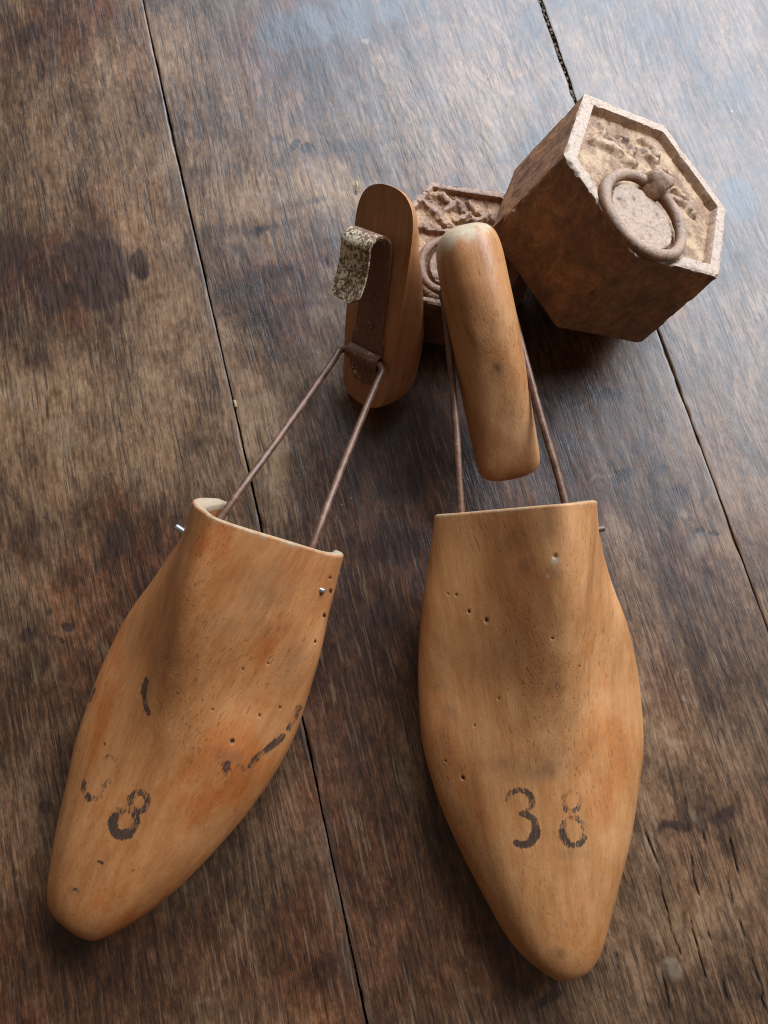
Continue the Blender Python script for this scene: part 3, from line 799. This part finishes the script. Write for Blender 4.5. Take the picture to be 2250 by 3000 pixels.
def heel_block(root, M, mat, L=84.0, W=28.5, D=25.0, seed=0, worn=0.0, flare=0.0):
    """D-section block; local X across the flat face, Y up the face, Z out of it; flat face at z = 0; mm"""
    NR, NB, NF = 150, 44, 22
    t = np.linspace(0, 1, NR)
    t = 0.5 - 0.5 * np.cos(np.pi * t)
    y = L * t
    q = 2 * t - 1
    endw = np.where(q < 0, (1 - np.abs(q) ** 13) ** (1 / 2.3), (1 - np.abs(q) ** (24 if worn else 8)) ** (1 / 2.2))
    endd = np.where(q < 0, (1 - np.abs(q) ** 9) ** (1 / 2.0), (1 - np.abs(q) ** 14) ** (1 / 2.1))
    wv = 0.5 * W * endw * (0.95 + 0.06 * np.sin(np.pi * t) + flare * (t - 0.4))
    dv = D * np.clip(endd, 0.02, 1) * (0.16 + 0.84 * sstep(1.08, 0.25, t))
    rows = []
    for i in range(NR):
        x = np.linspace(-1, 1, NF + 1)[1:-1] * wv[i]
        face = np.stack([x, np.full_like(x, y[i]), np.zeros_like(x)], -1)
        a = np.linspace(0, np.pi, NB)
        bx = wv[i] * np.sign(np.cos(a)) * np.abs(np.cos(a)) ** (2 / 2.7)
        bz = -dv[i] * np.abs(np.sin(a)) ** (2 / 2.35)
        back = np.stack([bx, np.full_like(bx, y[i]), bz], -1)
        rows.append(np.concatenate([face, back]))
    P = np.stack(rows)
    P[:, NF - 1:, 2] += 0.5 * (fbm(P[:, NF - 1:, 0] / 9 + seed, P[:, NF - 1:, 1] / 16, seed, 3) - 0.5)
    P[:, :, 0] += 0.5 * (fbm(P[:, :, 1] / 22, P[:, :, 2] / 22, seed + 3, 2) - 0.5)
    nc = P.shape[1]
    V = P.reshape(-1, 3)
    F = grid_faces(NR, nc, True)[:, ::-1].tolist()
    F.append(list(range(nc))); F.append(list(range(len(V) - nc, len(V)))[::-1])
    Y = V[:, 1]
    nn = fbm(V[:, 0] / 3, V[:, 1] / 5 + seed, 3 + seed, 3)
    bare = worn * 0.9 * sstep(15.0, 0.0, Y + 6 * (nn - 0.5) + 0.25 * V[:, 0]) * (V[:, 2] < -0.5)  # whitish end cap: bare wood with window sheen painted in
    grime = np.zeros(len(V)); pit = np.zeros(len(V))
    if worn:
        for cx, cy, rx, ry, s in ((1.5, 52.0, 1.3, 2.8, 1.4), (-3, 30, 3, 6, .45), (3, 10, 1.0, 1.6, .7)):
            grime = np.maximum(grime, s * blob(V[:, 0], V[:, 1], cx, cy, rx, ry))
        pit = 1.1 * blob(V[:, 0], V[:, 1], 1.6, 52.0, 0.6, 1.5) * (V[:, 2] < -5)
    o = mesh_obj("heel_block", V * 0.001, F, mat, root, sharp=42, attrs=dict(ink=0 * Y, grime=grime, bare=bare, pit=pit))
    o.matrix_basis = M
    return o


def clip(block, L=84.0):
    """sheet-steel strap with a barrel for the springs and a curled finger pull, mm in block space"""
    pts = []; hw = []; pl = []
    def add(v, n, h, p):
        pts.append((v, n)); hw.append(h); pl.append(p)
    for k in range(9):                                   # base plate, ragged rounded start
        t = k / 8
        add(9.0 + 8 * t, 0.45, 7.4 * (1 - (1 - t) ** 4) ** 0.7 + 1.0, 0.36 - 0.2 * t)
    for k in range(1, 15):                               # barrel
        a = math.pi * k / 14
        add(20.0 - 2.9 * math.cos(a), 0.5 + 3.0 * math.sin(a), 8.8, 0.16)
    for k in range(5):
        add(23.6 + 1.0 * k, 0.5, 8.8, 0.10)
    for k in range(1, 5):
        add(27.6 + 0.5 * k, 0.5, 8.8 - 0.30 * k, 0.08)
    for k in range(1, 22):
        add(29.6 + 1.55 * k, 0.5 + 0.0007 * (k ** 2.5), 7.6, 0.06)
    v0, n0 = pts[-1]
    for k in range(1, 22):                               # curl
        a = math.pi * 0.93 * k / 21
        add(v0 + 5.3 * math.sin(a), n0 + 5.3 * (1 - math.cos(a)), 7.6 + 0.1 * k / 21, 0.15 + 0.90 * k / 21)
    v1, n1 = pts[-1]
    for k in range(1, 26):                               # tongue
        t = k / 25
        add(v1 - 19.5 * t, n1 + 1.6 * t + 1.8 * t * t - 1.0 * math.sin(t * 3.1), 7.7 * max(0.30, (1 - max(0, (t - 0.80) / 0.20) ** 2.6)) ** 0.5, 0.84)
    P = np.array(pts); hw = np.array(hw)
    T = np.gradient(P, axis=0); T /= np.linalg.norm(T, axis=1)[:, None]
    N = np.stack([-T[:, 1], T[:, 0]], -1)
    th = 0.42
    nx = 15
    xs = np.linspace(-1, 1, nx)
    V = []; A = []
    for i in range(len(P)):
        o_ = P[i] + N[i] * th; u_ = P[i] - N[i] * th
        for x in xs:
            V.append((x * hw[i], *o_))
        for x in xs[::-1]:
            V.append((x * hw[i], *u_))
        er = 1 - 0.45 * np.abs(xs) ** 7
        A += list(pl[i] * er) + [pl[i] * 0.55] * nx
    V = np.array(V)
    nc = 2 * nx
    F = grid_faces(len(P), nc, True)[:, ::-1].tolist()
    F.append(list(range(nc))); F.append(list(range(len(V) - nc, len(V)))[::-1])
    c = mesh_obj("finger_pull", V * 0.001, F, PLATED, block, sharp=50, attrs=dict(plate=np.array(A)))
    for v in (13.2, 33.0, 43.5):
        vv = []
        for r, z in ((2.3, 0.85), (2.25, 1.25), (1.7, 1.65), (0.8, 1.85), (0.02, 1.9)):
            a = np.arange(18) * 2 * np.pi / 18
            vv.append(np.stack([r * np.cos(a), v + r * np.sin(a), np.full(18, z)], -1))
        vv = np.concatenate(vv)
        mesh_obj("rivet", vv * 0.001, grid_faces(5, 18, True).tolist(), PLATED, block, sharp=40, attrs=dict(plate=np.full(len(vv), .1)))
    return c


def frame(origin, top, phi, flip=False):
    """block matrix: Y from origin to top, face normal rolled by phi about it"""
    o = Vector(origin); v = (Vector(top) - o).normalized()
    w0 = Vector((v.y, -v.x, 0)).normalized()
    n0 = w0.cross(v)
    n = n0 * math.cos(phi) - w0 * math.sin(phi)
    x = v.cross(n)
    M = Matrix((x, v, n)).transposed().to_4x4()
    M.translation = o
    return M


def nail(root, p, d, r=1.15, ln=7.0, name="nail", mat=None):
    p = np.array(p, float); d = np.array(d, float); d /= np.linalg.norm(d)
    v, f = tube([p - d * 3, p, p + d * (ln - 3) * .9, p + d * (ln - 3)], [r, r, r, r * .8], 14)
    return mesh_obj(name, v * 0.001, f, mat or STEEL, root, sharp=40)


def tree(label, origin, heading, L, lt, rt, steep, lastmat, blockmat, bo, bt, phi, ink, grime, pits, seed, worn, pinx, group, WIRES, NAILS, BL):
    root = tag(empty("shoe_tree", (origin[0] * .001, origin[1] * .001, 0), heading), label, "shoe tree", group)
    RM = Matrix.Translation(root.location) @ Matrix.Rotation(heading, 4, 'Z')
    build_last("toe_block", L, lt, rt, steep, lastmat, root, ink, grime, pits)
    M = RM.inverted() @ frame(Vector(bo) * .001, Vector(bt) * .001, phi)
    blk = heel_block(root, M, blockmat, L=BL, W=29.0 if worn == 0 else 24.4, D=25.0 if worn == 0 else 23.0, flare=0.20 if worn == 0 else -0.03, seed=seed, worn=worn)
    clip(blk, BL)
    for sgn, mid in WIRES:
        e0 = np.array(M @ Vector((sgn * 0.0060, 0.020, 0.0017))) * 1000
        e1 = np.array(M @ Vector((sgn * 0.0098, 0.020, 0.0019))) * 1000
        e2 = np.array(M @ Vector((sgn * (0.0122 if worn == 0 else 0.0112), 0.0190, 0.0030))) * 1000
        q0, q1 = (np.array(q, float) for q in mid)
        mids = [e2 + (q0 - e2) * s + np.array([-0.5 * sgn * math.sin(s * 3.14), 0, 0.8 * math.sin(s * 3.14)]) for s in (0.06, 0.3, 0.6, 1.0)]
        pts = curve_pts([e0, e1, e2] + mids + [q1], 110)
        v, f = tube(pts, 1.32 + 0.02 * np.sin(np.arange(110)), 12)
        mesh_obj("spring_wire", v * .001, f, WIRE, root)
    for p, d, r, ln in NAILS:
        nail(root, p, d, r, ln, mat=STEEL if worn == 0 else OLD_PIN)
    return root


tree("left shoe tree with faded 8 stamp and heel block showing a rusty finger pull", (-101.3, -83.1), R(-23.738), 152.0, LL, LR, -1,
     BEECH_RED, BEECH_SHADED, (-9.3, 113.0, 6.0), (1.6, 172.0, 63.0), R(40), INK_L, GRIME_L, PITS_L, 3, 0.0, 17, "pair of wooden shoe trees",
     [(-1, [(-16.5, 146, 38), (-18.5, 130, 36)]), (1, [(18.0, 146, 41), (18.0, 130, 33)])],
     [((-25.0, 137.5, 42), (-1, 0.15, 0.15), 1.15, 6.0), ((26.9, 138.6, 37), (1, 0, 0.2), 0.9, 3.6), ((29.4, 128.5, 32), (1, 0, 0.2), 0.8, 3.2)], 83.0)
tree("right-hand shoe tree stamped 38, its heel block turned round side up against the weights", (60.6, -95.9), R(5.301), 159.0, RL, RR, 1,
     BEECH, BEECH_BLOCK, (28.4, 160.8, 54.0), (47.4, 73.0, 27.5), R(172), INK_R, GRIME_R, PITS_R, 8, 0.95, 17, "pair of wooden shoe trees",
     [(-1, [(-19.0, 155.6, 38), (-18.5, 134, 36)]), (1, [(17.2, 156.6, 40), (18, 134, 38)])],
     [((26.2, 147.0, 45), (1, 0.1, 0.1), 1.0, 4.6), ((31.0, 132.6, 30), (1, 0, 0.2), 1.0, 3.3)], 91.5)


# ------------------------------------------------------------------ hexagonal iron weights
def hex_weight(name, label, M, a, h, taper, mat, rim, depth, strokes, ring_c, ring_R, ring_r, lug_pts, ring_z, disk_r, bars, phase, seed, ring_tilt=0.0):
    """a = corner radius at the top, mm; local Z up the axis, corners at 0, 60, ... degrees"""
    root = bpy.data.objects.new(name, None); COL.objects.link(root); root.empty_display_size = 0.02
    root.matrix_basis = M
    tag(root, label, "iron weight", "hexagonal iron weights")
    n = 76
    # triangular patches share their rims
    pts = {}; V = []; F = []
    ang = np.radians(60 * np.arange(6))
    cor = np.stack([a * np.cos(ang), a * np.sin(ang)], -1)
    def vid(i, j, k):
        # patch k: barycentric i + j <= n
        p = (cor[k] * i + cor[(k + 1) % 6] * j) / n
        key = (round(p[0], 4), round(p[1], 4))
        if key not in pts:
            pts[key] = len(V); V.append(p)
        return pts[key]
    for k in range(6):
        idx = [[vid(i, j, k) for j in range(n - i + 1)] for i in range(n + 1)]
        for i in range(n):
            for j in range(n - i):
                F.append([idx[i][j], idx[i + 1][j], idx[i][j + 1]])
                if j < n - i - 1:
                    F.append([idx[i + 1][j], idx[i + 1][j + 1], idx[i][j + 1]])
    V = np.array(V)
    x, y = V[:, 0], V[:, 1]
    apo = a * math.sqrt(3) / 2
    ap = np.max([x * math.cos(t) + y * math.sin(t) for t in np.radians(30 + 60 * np.arange(6))], 0)
    edge = apo - ap
    wob = 0.9 * (fbm(x / 6 + seed, y / 6, seed, 3) - 0.5)
    rec = sstep(rim - 0.45, rim + 0.35, edge + wob * 0.6)
    dr = np.hypot(x - ring_c[0], y - ring_c[1])
    floor = -depth * rec
    # letters, long since rusted into lumps
    up = np.zeros_like(x)
    for p, hw, ht in strokes:
        d = seg_dist(x + 3.2 * (fbm(x / 2.4, y / 2.4, seed + 5, 4) - .5), y + 3.2 * (fbm(x / 2.4 + 9, y / 2.4, seed + 6, 4) - .5), p)
        up = np.maximum(up, 0.95 * ht * sstep(hw * 1.6, hw * 0.3, d) * (0.55 + 0.8 * fbm(x / 3, y / 3, seed + 15, 3)))
    z = floor + np.minimum(up, depth * 1.15) * rec
    # round boss inside the ring and the groove the ring lies in
    if disk_r:
        boss = sstep(disk_r + 0.5, disk_r - 0.5, dr + 0.5 * wob)
        z = z * (1 - boss) + (0.15 - 0.3 * fbm(x / 5, y / 5, seed + 2, 2)) * boss
        gro = np.exp(-((dr - ring_R) / (ring_r * 1.05)) ** 4)
        z = z * (1 - gro) + np.minimum(z, -depth * 1.05) * gro
    else:
        boss = gro = 0 * x
    z = z - (0.45 + 1.6 * sstep(0.52, 0.75, fbm(x / 5 + 2, y / 5, seed + 71, 3))) * sstep(1.3, 0.0, edge) ** 2
    z += 0.40 * (fbm(x / 2.2, y / 2.2, seed + 9, 4) - 0.5) * (0.5 + 0.9 * rec) + 0.22 * (fbm(x / 0.9, y / 0.9, seed + 4, 2) - 0.5)
    pit = sstep(0.66, 0.74, fbm(x / 2.6 + 3, y / 2.6, seed + 12, 3)); z -= 0.35 * pit
    ochre = rec * sstep(0.0, -0.55 * depth, z) * (1 - 0.6 * boss)
    worn = np.clip(0.22 + 0.78 * sstep(-0.75 * depth, -0.05, z) - 0.25 * pit - 0.33 * boss, 0, 1)  # raised parts paler: rubbing, with window sheen painted in
    T3 = np.stack([x, y, z + h], -1)
    nt = len(V)
    allV = [T3]; allF = list(F); oc = [ochre]; wo = [worn]
    off = nt
    # sides: a grid per face welded onto the top border
    border = []
    for k in range(6):
        for j in range(n):
            p = (cor[k] * (n - j) + cor[(k + 1) % 6] * j) / n
            border.append(pts[(round(p[0], 4), round(p[1], 4))])
    B = np.array(border); nb = len(B)
    rows = 34
    ids = [B]
    for r in range(1, rows + 1):
        t = r / rows
        s = 1 + (taper - 1) * t
        px, py = V[B, 0] * s, V[B, 1] * s
        th = np.arctan2(py, px)
        arcl = np.arange(nb) / n * a
        nz = 0.8 * (fbm(arcl / 4, np.full(nb, h * t / 4), seed + 30, 4) - 0.5) - 0.3 * sstep(0.62, 0.72, fbm(arcl / 3, np.full(nb, h * t / 3), seed + 34, 3))
        # knock the upright edges and the foot back a little
        je = np.abs((np.arange(nb) % n) / n - 0.5) * 2
        nz -= (0.25 + 1.6 * sstep(0.5, 0.75, fbm(np.arange(nb) / n * 3.0, np.full(nb, h * t / 5), seed + 41, 3))) * sstep(0.95, 1.0, je)
        nz -= 0.7 * sstep(0.965, 1.0, t)
        rr = np.hypot(px, py)
        px, py = px * (1 + nz / rr), py * (1 + nz / rr)
        allV.append(np.stack([px, py, np.full(nb, h * (1 - t))], -1)); oc.append(np.zeros(nb))
        wo.append(np.clip(0.16 * sstep(0.05, 0, t) + 0.10 * sstep(0.95, 1, je), 0, 1))
        ids.append(np.arange(off, off + nb)); off += nb
    for r in range(rows):
        a0, a1 = ids[r], ids[r + 1]
        for q in range(nb):
            q2 = (q + 1) % nb
            allF.append([int(a0[q]), int(a1[q]), int(a1[q2]), int(a0[q2])])
    allF.append([int(q) for q in ids[-1][::-1]])
    allV = np.concatenate(allV)
    mesh_obj("weight_body", allV * .001, allF, mat, root, sharp=38, attrs=dict(ochre=np.concatenate(oc), worn=np.concatenate(wo)))
    # ring handle
    m = 72
    t = np.linspace(0, 2 * np.pi, m + 1)
    cz = h + ring_z
    cx, cy = ring_c
    lug_dir = math.atan2(lug_pts[0][1] - cy, lug_pts[0][0] - cx)
    rr = ring_R * (1 + 0.03 * np.sin(2 * t + 0.7) + 0.012 * np.sin(5 * t))
    path = np.stack([cx + rr * np.cos(t), cy + rr * np.sin(t), cz + ring_tilt * np.cos(t - lug_dir) * ring_R], -1)
    v, f = tube(path, ring_r * (1 + 0.05 * np.sin(3 * t) + 0.05 * np.sin(7 * t + 1)), 26, caps=False)
    P = v.reshape(-1, 3)
    aa = np.arange(len(P)); P = P + 0.0
    P += 0.30 * (np.stack([fbm(P[:, 0] / 1.1 + k * 7, P[:, 1] / 1.8 + P[:, 2] / 2, seed + 50 + k, 3) for k in range(3)], -1) - 0.5)
    P[-26:] = P[:26]
    topness = sstep(-0.2, 1.0, (P[:, 2] - cz) / ring_r)  # upper side of the ring coloured paler, sheen included
    mesh_obj("ring_handle", P * .001, f, mat, root, attrs=dict(ochre=np.zeros(len(P)), worn=0.08 + 0.42 * topness))
    # staple that holds the ring: a squat lump bridging the tube
    (lx, ly), wid, hgt, ln = lug_pts
    ex = np.array([math.cos(lug_dir), math.sin(lug_dir)]); ey = np.array([-ex[1], ex[0]])
    rows_ = []
    nr, ncs = 22, 20
    for i in range(nr):
        s = i / (nr - 1)
        ax = (s - 0.5) * ln
        zc = -depth + (hgt + depth) * math.sin(math.pi * min(max(s, 0.02), .98)) ** 0.55
        wv = wid * (0.5 + 0.12 * math.sin(math.pi * s)) * (0.55 + 0.45 * math.sin(math.pi * s))
        q = np.linspace(0, 2 * np.pi, ncs, endpoint=False)
        bx = wv * np.sign(np.cos(q)) * np.abs(np.cos(q)) ** .5
        bz = zc / 2 - depth * .5 + (zc / 2 + depth * .5) * np.sign(np.sin(q)) * np.abs(np.sin(q)) ** .5
        rows_.append(np.stack([lx + ex[0] * ax + ey[0] * bx, ly + ex[1] * ax + ey[1] * bx, h + bz], -1))
    P = np.concatenate(rows_)
    P += 1.9 * (np.stack([fbm(P[:, 0] / 2.6 + k * 5, P[:, 1] / 2.6 + P[:, 2] / 2.6, seed + 60 + k, 3) for k in range(3)], -1) - 0.5)
    F = grid_faces(nr, ncs, True)[:, ::-1].tolist(); F.append(list(range(ncs))); F.append(list(range(len(P) - ncs, len(P)))[::-1])
    mesh_obj("staple", P * .001, F, mat, root, attrs=dict(ochre=np.full(len(P), .15), worn=0.05 + 0.4 * sstep(h + 1, h + hgt, P[:, 2])))  # top of the lump painted paler, as if lit
    return root


M1 = Matrix(((0.87332577, -0.15209363, 0.46278465, 0.07756308), (0.0769432, 0.98115271, 0.17725437, 0.17010759),
             (-0.48102167, -0.11919268, 0.86856851, 0.02131966), (0, 0, 0, 1)))
S1 = [([(-20.5, 16.2), (-11, 14.6), (-3.5, 11.2)], 2.3, 2.2), ([(-16.5, 19), (-14.0, 24.0)], 1.5, 2.0), ([(-12.5, 23.5), (-9.5, 18)], 1.2, 1.6),
      ([(-7, 17), (-6, 22), (-2.5, 23)], 1.3, 1.8), ([(-2.5, 16), (1.0, 21.5)], 1.2, 1.5), ([(6.5, 25), (10.5, 24.5), (12, 19)], 1.5, 2.3), ([(5.5, 19), (9.5, 15.5)], 1.6, 2.4),
      ([(10, 13), (15.5, 13.5)], 1.3, 1.6), ([(12.5, 8.5), (17.5, 9.5)], 1.2, 1.6), ([(16, 4), (21, 3)], 1.3, 2.0), ([(12.5, -1), (18.5, -1.5), (22.5, -4.8)], 1.5, 2.1),
      ([(3, 9), (8.5, 7.5), (12, 3)], 2.0, 1.6), ([(23, -2), (21.5, 2.5)], 1.0, 1.4)]
hex_weight("hexagonal_weight", "larger hexagonal weight tipped up on one edge, ring handle on its pale top", M1, 41.4, 40.9, 1.059, IRON, 5.2, 3.1, S1,
           (-11.2, -17.5), 17.2, 2.05, ((-1.0, -2.2), 7.4, 7.0, 13.0), 0.6, 13.9, None, 0, 3, ring_tilt=0.02)
th = R(-9.8)
M2 = Matrix.Translation((0.029, 0.1674, 0.0003)) @ Matrix.Rotation(th, 4, 'Z')
S2 = [([(-17, 17.5), (-10, 13.5), (-4.0, 8.0)], 1.9, 1.9), ([(-15.5, 20.2), (-10.5, 22.0), (-6, 18.5)], 1.5, 1.7), ([(-8.5, 14), (-4.5, 20.5)], 1.3, 1.8), ([(-5, 21), (1.5, 14.5), (-3.0, 12.0)], 1.4, 1.9),
      ([(1.5, 20), (7.5, 15.5)], 1.5, 1.9), ([(4, 12.5), (10, 16.5), (14.5, 13.5)], 1.6, 2.0), ([(8.5, 9.5), (14, 10.5)], 1.5, 1.8), ([(-26, 6.5), (-14, 6.2), (8, 6.0)], 1.2, 2.3)]
hex_weight("hexagonal_weight", "smaller dark hexagonal weight standing flat, mostly hidden behind the two heel blocks", M2, 30.2, 33.0, 1.03, IRON_DARK, 2.7, 2.3, S2,
           (-1.0, -9.0), 12.0, 1.6, ((-1.0, 3.5), 6.0, 3.2, 9.0), 0.5, 9.2, None, 0, 7)


# ------------------------------------------------------------------ crumbs on the table
def crumb(name, label, pts, r, cat):
    v, f = tube(curve_pts(pts, 12), r, 7)
    return tag(mesh_obj(name, v * .001, f, STRAW, None), label, cat)


crumb("straw_bit", "tiny curl of dry straw on the table behind the left heel block", [(-12.5, 214.5, .6), (-11.8, 217.0, 1.8), (-12.4, 219.0, 1.2)], 0.45, "straw")
crumb("wood_crumb", "tiny pale wood crumb caught in the plank gap left of the shoe trees", [(-61.9, 116.6, .2), (-61.4, 115.0, .5), (-61.2, 113.6, .2)], 0.6, "crumb")
